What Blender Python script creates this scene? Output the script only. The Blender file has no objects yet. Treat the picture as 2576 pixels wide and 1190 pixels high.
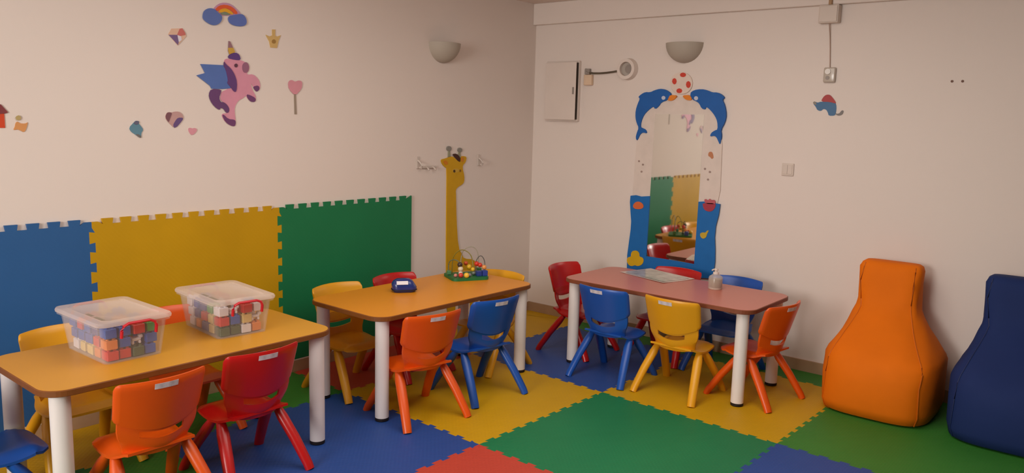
import bpy, bmesh, math, random
from mathutils import Vector, Matrix
random.seed(7)
COL = bpy.context.scene.collection
SC = bpy.context.scene
SC.view_settings.view_transform = 'Standard'
SC.view_settings.look = 'None'
SC.view_settings.exposure = 0.0

# ------------------------------------------------------------------ traced outlines on the walls, in metres
# left wall: (x, z) on the plane y = 0;  right wall: (y, z) on the plane x = 0
CAM = (-4.79413, -3.79548, 1.48409, 0.69247, -0.14662, 0.02770, 1986.16122)
GX, GY, GTH, XM, MS = -1.2096, -1.5064, -0.01717, -1.2703, 0.9970
T = {
 'uni_wing': [(-2.704,1.718),(-2.576,1.721),(-2.567,1.706),(-2.554,1.645),(-2.54,1.606),(-2.589,1.6),(-2.647,1.599),(-2.656,1.614),(-2.726,1.661),(-2.68,1.675)],
 'uni_horn': [(-2.546,1.845),(-2.536,1.843),(-2.51,1.791),(-2.543,1.777),(-2.55,1.795)],
 'uni_horn_band': [(-2.55,1.81),(-2.521,1.813),(-2.51,1.791),(-2.543,1.777),(-2.549,1.793)],
 'uni_fringe': [(-2.543,1.779),(-2.51,1.791),(-2.486,1.782),(-2.478,1.753),(-2.516,1.752),(-2.556,1.759)],
 'uni_body': [(-2.575,1.745),(-2.555,1.758),(-2.486,1.755),(-2.456,1.747),(-2.43,1.733),(-2.429,1.706),(-2.445,1.688),(-2.438,1.682),(-2.407,1.686),(-2.376,1.664),(-2.364,1.637),(-2.367,1.61),(-2.385,1.595),(-2.406,1.617),(-2.421,1.641),(-2.416,1.608),(-2.393,1.572),(-2.394,1.549),(-2.42,1.541),(-2.445,1.559),(-2.451,1.574),(-2.471,1.556),(-2.497,1.546),(-2.52,1.509),(-2.519,1.473),(-2.515,1.446),(-2.518,1.415),(-2.535,1.412),(-2.574,1.432),(-2.594,1.462),(-2.59,1.476),(-2.563,1.477),(-2.553,1.495),(-2.557,1.512),(-2.577,1.529),(-2.6,1.546),(-2.595,1.573),(-2.59,1.586),(-2.55,1.604),(-2.53,1.629),(-2.538,1.682),(-2.566,1.717)],
 'uni_mane': [(-2.575,1.743),(-2.566,1.728),(-2.537,1.708),(-2.516,1.678),(-2.503,1.639),(-2.508,1.59),(-2.523,1.589),(-2.54,1.611),(-2.562,1.632),(-2.554,1.645),(-2.567,1.702),(-2.579,1.716)],
 'uni_tail': [(-2.649,1.599),(-2.592,1.597),(-2.595,1.582),(-2.607,1.555),(-2.598,1.533),(-2.581,1.534),(-2.562,1.521),(-2.549,1.499),(-2.556,1.479),(-2.571,1.481),(-2.582,1.498),(-2.599,1.507),(-2.604,1.491),(-2.635,1.51),(-2.657,1.54),(-2.664,1.57)],
 'uni_hoof1': [(-2.593,1.467),(-2.583,1.471),(-2.559,1.448),(-2.522,1.446),(-2.514,1.433),(-2.521,1.41),(-2.545,1.414),(-2.574,1.431)],
 'uni_hoof2': [(-2.45,1.579),(-2.43,1.577),(-2.394,1.561),(-2.397,1.542),(-2.423,1.54),(-2.443,1.557)],
 'uni_hoof3': [(-2.411,1.621),(-2.377,1.63),(-2.369,1.61),(-2.387,1.594),(-2.401,1.604)],
 'uni_muzzle': [(-2.431,1.719),(-2.433,1.708),(-2.437,1.699),(-2.444,1.692),(-2.452,1.69),(-2.46,1.691),(-2.466,1.697),(-2.47,1.705),(-2.471,1.716),(-2.47,1.727),(-2.465,1.736),(-2.458,1.742),(-2.45,1.745),(-2.443,1.744),(-2.436,1.738),(-2.432,1.729)],
 'uni_eye': [(-2.497,1.725),(-2.499,1.719),(-2.504,1.715),(-2.511,1.715),(-2.515,1.718),(-2.517,1.723),(-2.515,1.729),(-2.51,1.733),(-2.504,1.734),(-2.499,1.73)],
 'rb_arch': [(-2.628,1.994),(-2.598,2.023),(-2.564,2.035),(-2.524,2.031),(-2.487,2.005),(-2.467,1.985),(-2.505,1.98),(-2.546,1.97),(-2.579,1.968),(-2.612,1.979)],
 'rb_red': [(-2.618,1.991),(-2.595,2.015),(-2.558,2.025),(-2.518,2.018),(-2.486,1.989),(-2.508,1.982),(-2.526,1.999),(-2.564,2.009),(-2.6,1.986)],
 'rb_yellow': [(-2.601,1.984),(-2.584,1.999),(-2.558,2.007),(-2.53,1.998),(-2.512,1.981),(-2.531,1.979),(-2.56,1.991),(-2.587,1.98)],
 'rb_green': [(-2.591,1.979),(-2.559,1.99),(-2.531,1.979),(-2.546,1.973),(-2.579,1.971)],
 'rb_cloud1': [(-2.685,1.955),(-2.677,1.98),(-2.65,1.997),(-2.618,1.996),(-2.604,1.98),(-2.579,1.968),(-2.58,1.944),(-2.601,1.921),(-2.63,1.913),(-2.659,1.922),(-2.683,1.938)],
 'rb_cloud2': [(-2.547,1.968),(-2.505,1.981),(-2.464,1.99),(-2.443,1.971),(-2.439,1.941),(-2.465,1.925),(-2.513,1.924),(-2.543,1.937)],
 'dia': [(-2.863,1.848),(-2.846,1.876),(-2.792,1.883),(-2.778,1.865),(-2.772,1.847),(-2.817,1.799)],
 'dia_red': [(-2.805,1.879),(-2.792,1.883),(-2.778,1.862),(-2.776,1.853),(-2.803,1.845),(-2.819,1.85)],
 'dia_purple': [(-2.862,1.845),(-2.818,1.849),(-2.813,1.815),(-2.817,1.801)],
 'dia_white': [(-2.818,1.848),(-2.799,1.844),(-2.796,1.827),(-2.812,1.815)],
 'crown': [(-2.327,1.897),(-2.302,1.891),(-2.287,1.898),(-2.287,1.929),(-2.267,1.931),(-2.268,1.899),(-2.257,1.895),(-2.233,1.904),(-2.248,1.873),(-2.258,1.834),(-2.299,1.833),(-2.306,1.864)],
 'crown_gem': [(-2.266,1.868),(-2.268,1.861),(-2.275,1.856),(-2.282,1.856),(-2.289,1.859),(-2.291,1.866),(-2.288,1.873),(-2.282,1.877),(-2.274,1.878),(-2.268,1.874)],
 'lolly_heart': [(-2.193,1.651),(-2.183,1.666),(-2.165,1.669),(-2.147,1.66),(-2.126,1.669),(-2.106,1.668),(-2.098,1.653),(-2.105,1.622),(-2.147,1.583),(-2.188,1.618)],
 'lolly_stick': [(-2.154,1.591),(-2.141,1.592),(-2.137,1.482),(-2.152,1.482)],
 'heart': [(-2.893,1.449),(-2.888,1.467),(-2.878,1.476),(-2.859,1.474),(-2.845,1.479),(-2.824,1.48),(-2.807,1.47),(-2.799,1.454),(-2.805,1.437),(-2.845,1.395),(-2.881,1.429)],
 'heart_dark': [(-2.893,1.449),(-2.888,1.467),(-2.878,1.476),(-2.858,1.473),(-2.867,1.452),(-2.876,1.428),(-2.881,1.429)],
 'heart_violet': [(-2.829,1.45),(-2.803,1.45),(-2.805,1.438),(-2.845,1.396),(-2.857,1.411),(-2.842,1.436)],
 'small_heart': [(-2.778,1.396),(-2.768,1.402),(-2.755,1.397),(-2.742,1.401),(-2.73,1.393),(-2.736,1.379),(-2.758,1.362),(-2.773,1.377)],
 'bird': [(-3.07,1.398),(-3.047,1.422),(-3.037,1.432),(-3.021,1.429),(-3.024,1.419),(-3.012,1.405),(-3.002,1.389),(-3.013,1.374),(-3.014,1.353),(-3.021,1.351),(-3.041,1.366),(-3.061,1.379)],
 'bird_crest': [(-3.05,1.419),(-3.037,1.432),(-3.02,1.429),(-3.025,1.417),(-3.034,1.411)],
 'bird_tail': [(-3.043,1.368),(-3.026,1.368),(-3.012,1.355),(-3.019,1.35),(-3.027,1.355)],
 'house_wall': [(-3.615,1.459),(-3.587,1.46),(-3.587,1.392),(-3.623,1.392)],
 'house_roof': [(-3.63,1.455),(-3.601,1.49),(-3.598,1.49),(-3.572,1.457),(-3.581,1.453),(-3.602,1.45),(-3.622,1.452)],
 'gir_body': [(-3.556,1.387),(-3.55,1.396),(-3.546,1.415),(-3.537,1.42),(-3.531,1.412),(-3.508,1.411),(-3.498,1.419),(-3.508,1.385),(-3.517,1.374),(-3.528,1.381),(-3.542,1.387),(-3.552,1.383)],
 'gir_head': [(-3.524,1.435),(-3.528,1.427),(-3.536,1.424),(-3.543,1.427),(-3.546,1.435),(-3.542,1.442),(-3.534,1.446),(-3.527,1.443)],
 'giraffe': [(-0.939,1.148),(-0.955,1.152),(-0.987,1.175),(-1,1.207),(-0.956,1.212),(-0.907,1.225),(-0.879,1.224),(-0.832,1.189),(-0.809,1.19),(-0.807,1.219),(-0.786,1.227),(-0.746,1.221),(-0.754,1.185),(-0.785,1.162),(-0.784,1.134),(-0.766,1.088),(-0.767,1.045),(-0.79,1.027),(-0.828,1.015),(-0.852,0.994),(-0.847,0.955),(-0.839,0.787),(-0.815,0.586),(-0.775,0.531),(-0.756,0.499),(-0.642,0.48),(-0.614,0.42),(-0.612,0.253),(-0.583,0.038),(-0.667,0.053),(-0.687,0.244),(-0.833,0.266),(-0.836,0.073),(-0.914,0.087),(-0.93,0.4),(-0.935,0.599),(-0.938,0.892)],
 'giraffe_hair': [(-0.893,1.242),(-0.852,1.245),(-0.814,1.219),(-0.811,1.188),(-0.825,1.187),(-0.851,1.21),(-0.879,1.227)],
 'giraffe_ear1': [(-0.983,1.192),(-0.956,1.203),(-0.928,1.18),(-0.955,1.166)],
 'giraffe_ear2': [(-0.805,1.219),(-0.774,1.218),(-0.78,1.189),(-0.8,1.185)],
 'giraffe_horn1': [(-0.932,1.224),(-0.928,1.264),(-0.912,1.264),(-0.904,1.225)],
 'giraffe_knob1': [(-0.9,1.279),(-0.903,1.271),(-0.912,1.265),(-0.923,1.263),(-0.935,1.266),(-0.944,1.272),(-0.947,1.28),(-0.944,1.288),(-0.936,1.294),(-0.924,1.296),(-0.912,1.294),(-0.904,1.288)],
 'giraffe_horn2': [(-0.833,1.216),(-0.827,1.255),(-0.81,1.254),(-0.805,1.216)],
 'giraffe_knob2': [(-0.794,1.269),(-0.797,1.261),(-0.805,1.256),(-0.816,1.254),(-0.827,1.256),(-0.836,1.262),(-0.839,1.269),(-0.836,1.277),(-0.828,1.282),(-0.817,1.284),(-0.806,1.282),(-0.797,1.276)],
 'giraffe_eye': [(-0.821,1.127),(-0.826,1.12),(-0.838,1.115),(-0.856,1.114),(-0.873,1.116),(-0.886,1.122),(-0.891,1.129),(-0.886,1.136),(-0.874,1.141),(-0.857,1.143),(-0.839,1.14),(-0.826,1.135)],
 'giraffe_pupil': [(-0.86,1.124),(-0.862,1.119),(-0.868,1.115),(-0.875,1.116),(-0.88,1.119),(-0.882,1.125),(-0.88,1.131),(-0.875,1.134),(-0.868,1.134),(-0.863,1.13)],
 'giraffe_pupil2': [(-0.803,1.125),(-0.805,1.12),(-0.809,1.116),(-0.814,1.117),(-0.819,1.12),(-0.82,1.125),(-0.819,1.131),(-0.815,1.134),(-0.809,1.134),(-0.805,1.13)],
 'dol1': [(-1.179,1.681),(-1.157,1.7),(-1.128,1.714),(-1.092,1.719),(-1.05,1.709),(-1.018,1.695),(-0.978,1.697),(-0.946,1.681),(-0.925,1.663),(-0.94,1.653),(-0.924,1.618),(-0.91,1.573),(-0.911,1.522),(-0.924,1.484),(-0.942,1.455),(-0.928,1.419),(-0.921,1.387),(-0.931,1.365),(-0.941,1.381),(-0.955,1.411),(-0.976,1.424),(-1.01,1.417),(-0.997,1.444),(-0.967,1.454),(-0.955,1.459),(-0.957,1.497),(-0.976,1.542),(-1.007,1.574),(-1.049,1.603),(-1.061,1.581),(-1.089,1.603),(-1.105,1.628),(-1.153,1.644)],
 'dol1_beak': [(-1.172,1.678),(-1.221,1.675),(-1.209,1.651),(-1.182,1.638),(-1.154,1.641),(-1.16,1.657)],
 'dol1_eye': [(-1.137,1.658),(-1.135,1.651),(-1.13,1.647),(-1.123,1.645),(-1.115,1.646),(-1.11,1.651),(-1.107,1.658),(-1.109,1.664),(-1.114,1.669),(-1.121,1.671),(-1.129,1.669),(-1.135,1.664)],
 'dol2': [(-1.313,1.688),(-1.341,1.709),(-1.394,1.716),(-1.434,1.708),(-1.468,1.694),(-1.507,1.694),(-1.54,1.679),(-1.56,1.659),(-1.542,1.649),(-1.564,1.611),(-1.578,1.552),(-1.571,1.505),(-1.546,1.457),(-1.555,1.421),(-1.551,1.379),(-1.546,1.364),(-1.535,1.385),(-1.52,1.411),(-1.503,1.419),(-1.474,1.412),(-1.482,1.437),(-1.507,1.453),(-1.526,1.459),(-1.52,1.51),(-1.501,1.545),(-1.469,1.58),(-1.435,1.604),(-1.43,1.583),(-1.403,1.592),(-1.387,1.621),(-1.366,1.636),(-1.332,1.648)],
 'dol2_beak': [(-1.262,1.675),(-1.313,1.678),(-1.333,1.654),(-1.322,1.642),(-1.292,1.645),(-1.27,1.66)],
 'dol2_eye': [(-1.376,1.656),(-1.375,1.65),(-1.37,1.645),(-1.363,1.643),(-1.355,1.645),(-1.349,1.65),(-1.347,1.656),(-1.348,1.663),(-1.354,1.668),(-1.361,1.67),(-1.368,1.668),(-1.374,1.663)],
 'ball': [(-1.324,1.754),(-1.322,1.736),(-1.315,1.718),(-1.304,1.704),(-1.288,1.692),(-1.269,1.685),(-1.248,1.683),(-1.227,1.685),(-1.207,1.692),(-1.189,1.704),(-1.175,1.719),(-1.166,1.736),(-1.162,1.755),(-1.163,1.774),(-1.171,1.791),(-1.183,1.806),(-1.199,1.817),(-1.218,1.824),(-1.239,1.826),(-1.26,1.824),(-1.28,1.816),(-1.297,1.805),(-1.311,1.79),(-1.32,1.772)],
 'ball_spot0': [(-1.276,1.808),(-1.27,1.797),(-1.255,1.793),(-1.238,1.797),(-1.231,1.808),(-1.237,1.819),(-1.253,1.823),(-1.269,1.818)],
 'ball_spot1': [(-1.21,1.767),(-1.206,1.752),(-1.194,1.746),(-1.182,1.753),(-1.176,1.767),(-1.18,1.782),(-1.192,1.788),(-1.204,1.782)],
 'ball_spot2': [(-1.314,1.745),(-1.31,1.729),(-1.298,1.722),(-1.285,1.729),(-1.279,1.745),(-1.283,1.761),(-1.295,1.768),(-1.308,1.761)],
 'ball_spot3': [(-1.255,1.705),(-1.249,1.693),(-1.234,1.689),(-1.218,1.693),(-1.211,1.705),(-1.217,1.716),(-1.232,1.721),(-1.248,1.716)],
 'board': [(-0.926,1.376),(-0.937,1.513),(-1.026,1.595),(-1.144,1.649),(-1.247,1.665),(-1.349,1.65),(-1.466,1.587),(-1.532,1.5),(-1.559,1.361),(-1.566,1.066),(-1.552,0.982),(-1.511,0.853),(-1.523,0.509),(-0.943,0.423),(-0.938,0.793),(-0.914,0.982)],
 'sea': [(-0.903,0.981),(-0.945,0.988),(-0.986,0.982),(-1.057,0.991),(-1.052,0.57),(-1.137,0.569),(-1.307,0.568),(-1.419,0.564),(-1.423,0.984),(-1.455,0.988),(-1.498,0.987),(-1.576,0.981),(-1.57,0.909),(-1.555,0.834),(-1.553,0.761),(-1.562,0.676),(-1.566,0.597),(-1.558,0.488),(-0.904,0.419),(-0.9,0.556),(-0.908,0.643),(-0.918,0.745),(-0.919,0.802),(-0.91,0.865),(-0.901,0.935)],
 'mirror': [(-1.063,1.55),(-1.423,1.551),(-1.42,0.564),(-1.05,0.571)],
 'shell': [(-0.928,0.906),(-0.934,0.928),(-0.956,0.944),(-0.98,0.946),(-1.005,0.934),(-1.015,0.914),(-1.003,0.899),(-0.975,0.892),(-0.943,0.893)],
 'octopus': [(-0.903,0.509),(-0.9,0.527),(-0.909,0.544),(-0.933,0.551),(-0.932,0.574),(-0.942,0.592),(-0.964,0.6),(-0.986,0.597),(-1,0.582),(-1.001,0.56),(-1.023,0.559),(-1.036,0.545),(-1.035,0.524),(-1.022,0.504),(-0.99,0.49),(-0.97,0.496),(-0.942,0.483),(-0.917,0.49)],
 'crab': [(-1.454,0.98),(-1.548,0.984),(-1.546,0.959),(-1.53,0.934),(-1.506,0.925),(-1.473,0.932),(-1.459,0.954)],
 'crab_claws': [(-1.463,1.003),(-1.479,1.007),(-1.49,0.997),(-1.502,1.013),(-1.515,1.002),(-1.535,1.007),(-1.545,0.995),(-1.544,0.978),(-1.474,0.975)],
 'fish': [(-1.448,0.773),(-1.465,0.785),(-1.487,0.784),(-1.5,0.802),(-1.512,0.802),(-1.5,0.779),(-1.496,0.755),(-1.476,0.742),(-1.457,0.75)],
 'seahorse': [(-1.467,1.288),(-1.471,1.313),(-1.491,1.316),(-1.502,1.299),(-1.507,1.275),(-1.494,1.268),(-1.484,1.28)],
 'bubble0': [(-0.961,1.225),(-0.959,1.22),(-0.953,1.218),(-0.947,1.22),(-0.945,1.224),(-0.947,1.23),(-0.952,1.232),(-0.958,1.23)],
 'bubble1': [(-0.994,1.203),(-0.991,1.198),(-0.986,1.196),(-0.98,1.197),(-0.977,1.202),(-0.979,1.207),(-0.985,1.21),(-0.991,1.208)],
 'bubble2': [(-0.985,1.154),(-0.983,1.149),(-0.978,1.147),(-0.972,1.148),(-0.969,1.153),(-0.971,1.158),(-0.977,1.161),(-0.983,1.159)],
 'bubble3': [(-1.459,1.202),(-1.457,1.197),(-1.452,1.194),(-1.446,1.196),(-1.443,1.201),(-1.445,1.207),(-1.451,1.209),(-1.457,1.207)],
 'bubble4': [(-1.495,1.184),(-1.493,1.179),(-1.487,1.177),(-1.482,1.178),(-1.479,1.183),(-1.481,1.189),(-1.486,1.191),(-1.492,1.189)],
 'bubble5': [(-1.485,1.134),(-1.483,1.129),(-1.478,1.127),(-1.472,1.128),(-1.469,1.133),(-1.471,1.138),(-1.477,1.141),(-1.482,1.139)],
 'tur': [(-2.112,1.633),(-2.124,1.64),(-2.142,1.634),(-2.159,1.641),(-2.212,1.639),(-2.243,1.636),(-2.252,1.612),(-2.251,1.574),(-2.246,1.56),(-2.211,1.559),(-2.206,1.576),(-2.195,1.594),(-2.177,1.599),(-2.164,1.585),(-2.142,1.591),(-2.134,1.607)],
 'tur_shell': [(-2.159,1.64),(-2.171,1.667),(-2.187,1.681),(-2.208,1.681),(-2.223,1.667),(-2.245,1.64),(-2.247,1.629),(-2.212,1.639)],
 'tur_tail': [(-2.244,1.575),(-2.269,1.57),(-2.284,1.593),(-2.295,1.588),(-2.288,1.566),(-2.263,1.559)],
 'tur_nose': [(-2.112,1.631),(-2.12,1.643),(-2.132,1.637),(-2.137,1.618)],
}


# ------------------------------------------------------------------ materials
def lin(c):
    return tuple(((v/255)/12.92 if v/255 <= .04045 else ((v/255+.055)/1.055)**2.4) for v in c)
MATS = {}
def mat(name, rgb, rough=.5, spec=.4, var=.06, scale=6, bump=0., bscale=200, metal=0., coat=0.):
    if name in MATS: return MATS[name]
    m = bpy.data.materials.new(name); m.use_nodes = True
    nt = m.node_tree; b = nt.nodes['Principled BSDF']
    c = lin(rgb)
    tc = nt.nodes.new('ShaderNodeTexCoord')
    n = nt.nodes.new('ShaderNodeTexNoise'); n.inputs['Scale'].default_value = scale; n.inputs['Detail'].default_value = 3
    nt.links.new(tc.outputs['Object'], n.inputs['Vector'])
    r = nt.nodes.new('ShaderNodeValToRGB')
    r.color_ramp.elements[0].position = .3; r.color_ramp.elements[1].position = .7
    r.color_ramp.elements[0].color = (*[v*(1-var) for v in c], 1)
    r.color_ramp.elements[1].color = (*[min(1, v*(1+var)) for v in c], 1)
    nt.links.new(n.outputs['Fac'], r.inputs['Fac']); nt.links.new(r.outputs['Color'], b.inputs['Base Color'])
    b.inputs['Roughness'].default_value = rough
    b.inputs['Specular IOR Level'].default_value = spec
    b.inputs['Metallic'].default_value = metal
    b.inputs['Coat Weight'].default_value = coat
    if bump:
        n2 = nt.nodes.new('ShaderNodeTexNoise'); n2.inputs['Scale'].default_value = bscale; n2.inputs['Detail'].default_value = 1
        nt.links.new(tc.outputs['Object'], n2.inputs['Vector'])
        bp = nt.nodes.new('ShaderNodeBump'); bp.inputs['Strength'].default_value = bump; bp.inputs['Distance'].default_value = .004
        nt.links.new(n2.outputs['Fac'], bp.inputs['Height']); nt.links.new(bp.outputs['Normal'], b.inputs['Normal'])
    MATS[name] = m
    return m
def foam(name, rgb):
    """EVA foam with a fine woven emboss"""
    if name in MATS: return MATS[name]
    m = mat(name, rgb, .55, .35, .05, 3)
    nt = m.node_tree; b = nt.nodes['Principled BSDF']
    tc = nt.nodes.new('ShaderNodeTexCoord')
    hs = []
    for d, off in (('DIAGONAL', 0), ('Y', 0)):
        w = nt.nodes.new('ShaderNodeTexWave'); w.bands_direction = 'DIAGONAL' if d == 'DIAGONAL' else 'Y'
        w.inputs['Scale'].default_value = 26; w.inputs['Distortion'].default_value = .6
        nt.links.new(tc.outputs['Object'], w.inputs['Vector']); hs.append(w)
    mx = nt.nodes.new('ShaderNodeMath'); mx.operation = 'MULTIPLY'
    nt.links.new(hs[0].outputs['Fac'], mx.inputs[0]); nt.links.new(hs[1].outputs['Fac'], mx.inputs[1])
    bp = nt.nodes.new('ShaderNodeBump'); bp.inputs['Strength'].default_value = .25; bp.inputs['Distance'].default_value = .003
    nt.links.new(mx.outputs[0], bp.inputs['Height']); nt.links.new(bp.outputs['Normal'], b.inputs['Normal'])
    return m
def clear(name, rgb, alpha, rough=.2, spec=.5):
    """see-through plastic: part transparent, part glossy/diffuse"""
    m = bpy.data.materials.new(name); m.use_nodes = True
    nt = m.node_tree; b = nt.nodes['Principled BSDF']; out = nt.nodes['Material Output']
    b.inputs['Base Color'].default_value = (*lin(rgb), 1); b.inputs['Roughness'].default_value = rough
    b.inputs['Specular IOR Level'].default_value = spec
    t = nt.nodes.new('ShaderNodeBsdfTransparent'); mx = nt.nodes.new('ShaderNodeMixShader')
    lw = nt.nodes.new('ShaderNodeLayerWeight'); lw.inputs['Blend'].default_value = .25
    mr = nt.nodes.new('ShaderNodeMapRange'); mr.inputs['To Min'].default_value = alpha; mr.inputs['To Max'].default_value = min(1, alpha+.35)
    nt.links.new(lw.outputs['Facing'], mr.inputs['Value']); nt.links.new(mr.outputs['Result'], mx.inputs['Fac'])
    nt.links.new(t.outputs[0], mx.inputs[1]); nt.links.new(b.outputs[0], mx.inputs[2]); nt.links.new(mx.outputs[0], out.inputs['Surface'])
    MATS[name] = m
    return m

WALL = mat('painted_plaster', (229, 217, 208), .8, .2, .012, .8, .05, 60)
CEIL = mat('ceiling_paint', (230, 214, 204), .85, .2, .015, 1)
SKIRT = mat('beige_skirting_tile', (172, 140, 108), .5, .4, .1, 8)
GROUT = mat('pale_trim_edge', (222, 212, 200), .6, .3, .03)
SUB = mat('grey_screed', (95, 90, 85), .9, .2, .1)
FOAM = {'yellow': foam('yellow_foam', (196, 150, 4)), 'blue': foam('blue_foam', (36, 72, 142)), 'emerald': foam('emerald_foam', (22, 118, 72)),
        'green': foam('grass_green_foam', (52, 122, 42)), 'red': foam('red_foam', (186, 66, 48)), 'wallblue': foam('wall_blue_foam', (44, 94, 150))}
PLAST = {'yellow': mat('yellow_plastic', (224, 158, 24), .34, .5, .02), 'orange': mat('orange_plastic', (222, 84, 10), .34, .5, .02),
         'red': mat('red_plastic', (186, 18, 18), .28, .55, .02), 'blue': mat('blue_plastic', (24, 80, 168), .34, .5, .02)}
STICK = mat('grey_label', (212, 205, 214), .5, .3, .18, 60)
WOODY = mat('yellow_laminate', (210, 150, 44), .38, .45, .03, 2)
WOODO = mat('orange_laminate', (222, 142, 24), .36, .5, .03, 2)
REDT = mat('dusty_red_laminate', (196, 116, 100), .33, .5, .03, 2)
EDGE = mat('brown_edge_band', (122, 70, 26), .5, .4, .08, 20)
EDGER = mat('dark_red_edge_band', (126, 68, 42), .5, .4, .08, 20)
LEGW = mat('white_powder_coat', (232, 224, 220), .35, .45, .01)
BLACK = mat('black_rubber', (34, 26, 26), .6, .3)
WHITE = mat('white_plastic', (224, 211, 201), .45, .4, .02)
WHITE2 = mat('offwhite_plastic', (214, 200, 188), .5, .4, .02)
GREY = mat('grey_plastic', (150, 140, 132), .5, .4, .03)
DGREY = mat('dark_grey', (84, 76, 68), .6, .3)

# ------------------------------------------------------------------ helpers
def finish(name, bm, m, parent=None, smooth=None, loc=None):
    bmesh.ops.recalc_face_normals(bm, faces=bm.faces[:])
    me = bpy.data.meshes.new(name); bm.to_mesh(me); bm.free()
    me.materials.append(m)
    if smooth is not None:
        for p in me.polygons: p.use_smooth = True
        me.set_sharp_from_angle(angle=math.radians(smooth))
    o = bpy.data.objects.new(name, me); COL.objects.link(o)
    if parent: o.parent = parent
    if loc: o.location = loc
    return o
def tag(o, label, cat, group=None):
    o['label'] = label; o['category'] = cat
    if group: o['group'] = group
    return o
def thing(name, label, cat, loc=(0, 0, 0), rz=0, group=None):
    o = bpy.data.objects.new(name, None); COL.objects.link(o)
    o.location = loc; o.rotation_euler = (0, 0, rz); o.empty_display_size = .1
    return tag(o, label, cat, group)
def struct(name, bm, m, smooth=None):
    o = finish(name, bm, m, None, smooth); o['kind'] = 'structure'; return o
def box(bm, x0, x1, y0, y1, z0, z1, bev=0, seg=2):
    r = bmesh.ops.create_cube(bm, size=1)
    vs = r['verts']
    for v in vs:
        v.co = Vector(((x0+x1)/2+v.co.x*(x1-x0), (y0+y1)/2+v.co.y*(y1-y0), (z0+z1)/2+v.co.z*(z1-z0)))
    if bev:
        es = list({e for v in vs for e in v.link_edges})
        bmesh.ops.bevel(bm, geom=es, offset=bev, segments=seg, profile=.5, affect='EDGES')
    return bm
def nb(): return bmesh.new()
def tube(bm, pts, rad, n=10, squash=None):
    """tube along points; rad: number or list. squash scales the ring along one side axis"""
    pts = [Vector(p) for p in pts]
    rings = []
    for i, p in enumerate(pts):
        d = (pts[min(i+1, len(pts)-1)]-pts[max(i-1, 0)]).normalized()
        up = Vector((0, 0, 1)) if abs(d.z) < .95 else Vector((1, 0, 0))
        a = d.cross(up).normalized(); b = d.cross(a).normalized()
        r = rad[i] if isinstance(rad, (list, tuple)) else rad
        s = squash or (1, 1)
        rings.append([bm.verts.new(p+a*math.cos(2*math.pi*k/n)*r*s[0]+b*math.sin(2*math.pi*k/n)*r*s[1]) for k in range(n)])
    for i in range(len(rings)-1):
        for k in range(n):
            bm.faces.new((rings[i][k], rings[i][(k+1) % n], rings[i+1][(k+1) % n], rings[i+1][k]))
    bm.faces.new(rings[0]); bm.faces.new(rings[-1][::-1])
    return bm
def cyl(bm, x, y, z0, z1, r, n=24, r1=None):
    return tube(bm, [(x, y, z0), (x, y, z1)], [r, r if r1 is None else r1], n)
def lathe(bm, prof, n=24, cx=0, cy=0):
    rings = []
    for r, z in prof:
        rings.append([bm.verts.new((cx+r*math.cos(2*math.pi*k/n), cy+r*math.sin(2*math.pi*k/n), z)) for k in range(n)])
    for i in range(len(rings)-1):
        for k in range(n):
            bm.faces.new((rings[i][k], rings[i][(k+1) % n], rings[i+1][(k+1) % n], rings[i+1][k]))
    bm.faces.new(rings[0]); bm.faces.new(rings[-1])
    return bm
def ball(bm, c, r, n=12, sc=(1, 1, 1)):
    res = bmesh.ops.create_uvsphere(bm, u_segments=n, v_segments=max(6, n//2+2), radius=r)
    for v in res['verts']: v.co = Vector((v.co.x*sc[0]+c[0], v.co.y*sc[1]+c[1], v.co.z*sc[2]+c[2]))
    return bm
def prism(bm, pts, f):
    """closed outline pts, f(p, t) -> 3D for t = 0 (back) and 1 (front)"""
    a = [bm.verts.new(f(p, 0)) for p in pts]; b = [bm.verts.new(f(p, 1)) for p in pts]
    n = len(pts)
    bm.faces.new(a[::-1]); bm.faces.new(b)
    for i in range(n): bm.faces.new((a[i], a[(i+1) % n], b[(i+1) % n], b[i]))
    return bm
def chaikin(pts, it=1):
    for _ in range(it):
        q = []
        for i in range(len(pts)):
            a, b = pts[i], pts[(i+1) % len(pts)]
            q += [(.75*a[0]+.25*b[0], .75*a[1]+.25*b[1]), (.25*a[0]+.75*b[0], .25*a[1]+.75*b[1])]
        pts = q
    return pts
def rrect(x0, x1, y0, y1, r, n=6):
    out = []
    for cx, cy, a0 in ((x1-r, y1-r, 0), (x0+r, y1-r, 90), (x0+r, y0+r, 180), (x1-r, y0+r, 270)):
        for k in range(n+1):
            a = math.radians(a0+90*k/n); out.append((cx+r*math.cos(a), cy+r*math.sin(a)))
    return out
def copy_tree(o):
    c = o.copy(); COL.objects.link(c)
    for ch in list(o.children):
        d = ch.copy(); COL.objects.link(d); d.parent = c
        for g in list(ch.children):
            e = g.copy(); COL.objects.link(e); e.parent = d
    return c

# ------------------------------------------------------------------ camera
def camera():
    cam = bpy.data.cameras.new('camera'); o = bpy.data.objects.new('camera', cam); COL.objects.link(o)
    yaw, pitch, roll, f = CAM[3], CAM[4], CAM[5], CAM[6]
    fw = Vector((math.cos(pitch)*math.cos(yaw), math.cos(pitch)*math.sin(yaw), math.sin(pitch)))
    r = Vector((math.sin(yaw), -math.cos(yaw), 0)); u = r.cross(fw)
    c, s = math.cos(roll), math.sin(roll)
    R, U = c*r+s*u, -s*r+c*u
    M = Matrix((R, U, -fw)).transposed().to_4x4(); M.translation = Vector(CAM[:3])
    o.matrix_world = M
    cam.sensor_width = 36; cam.lens = f/2576*36; cam.clip_start = .05
    SC.camera = o
camera()

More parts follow.
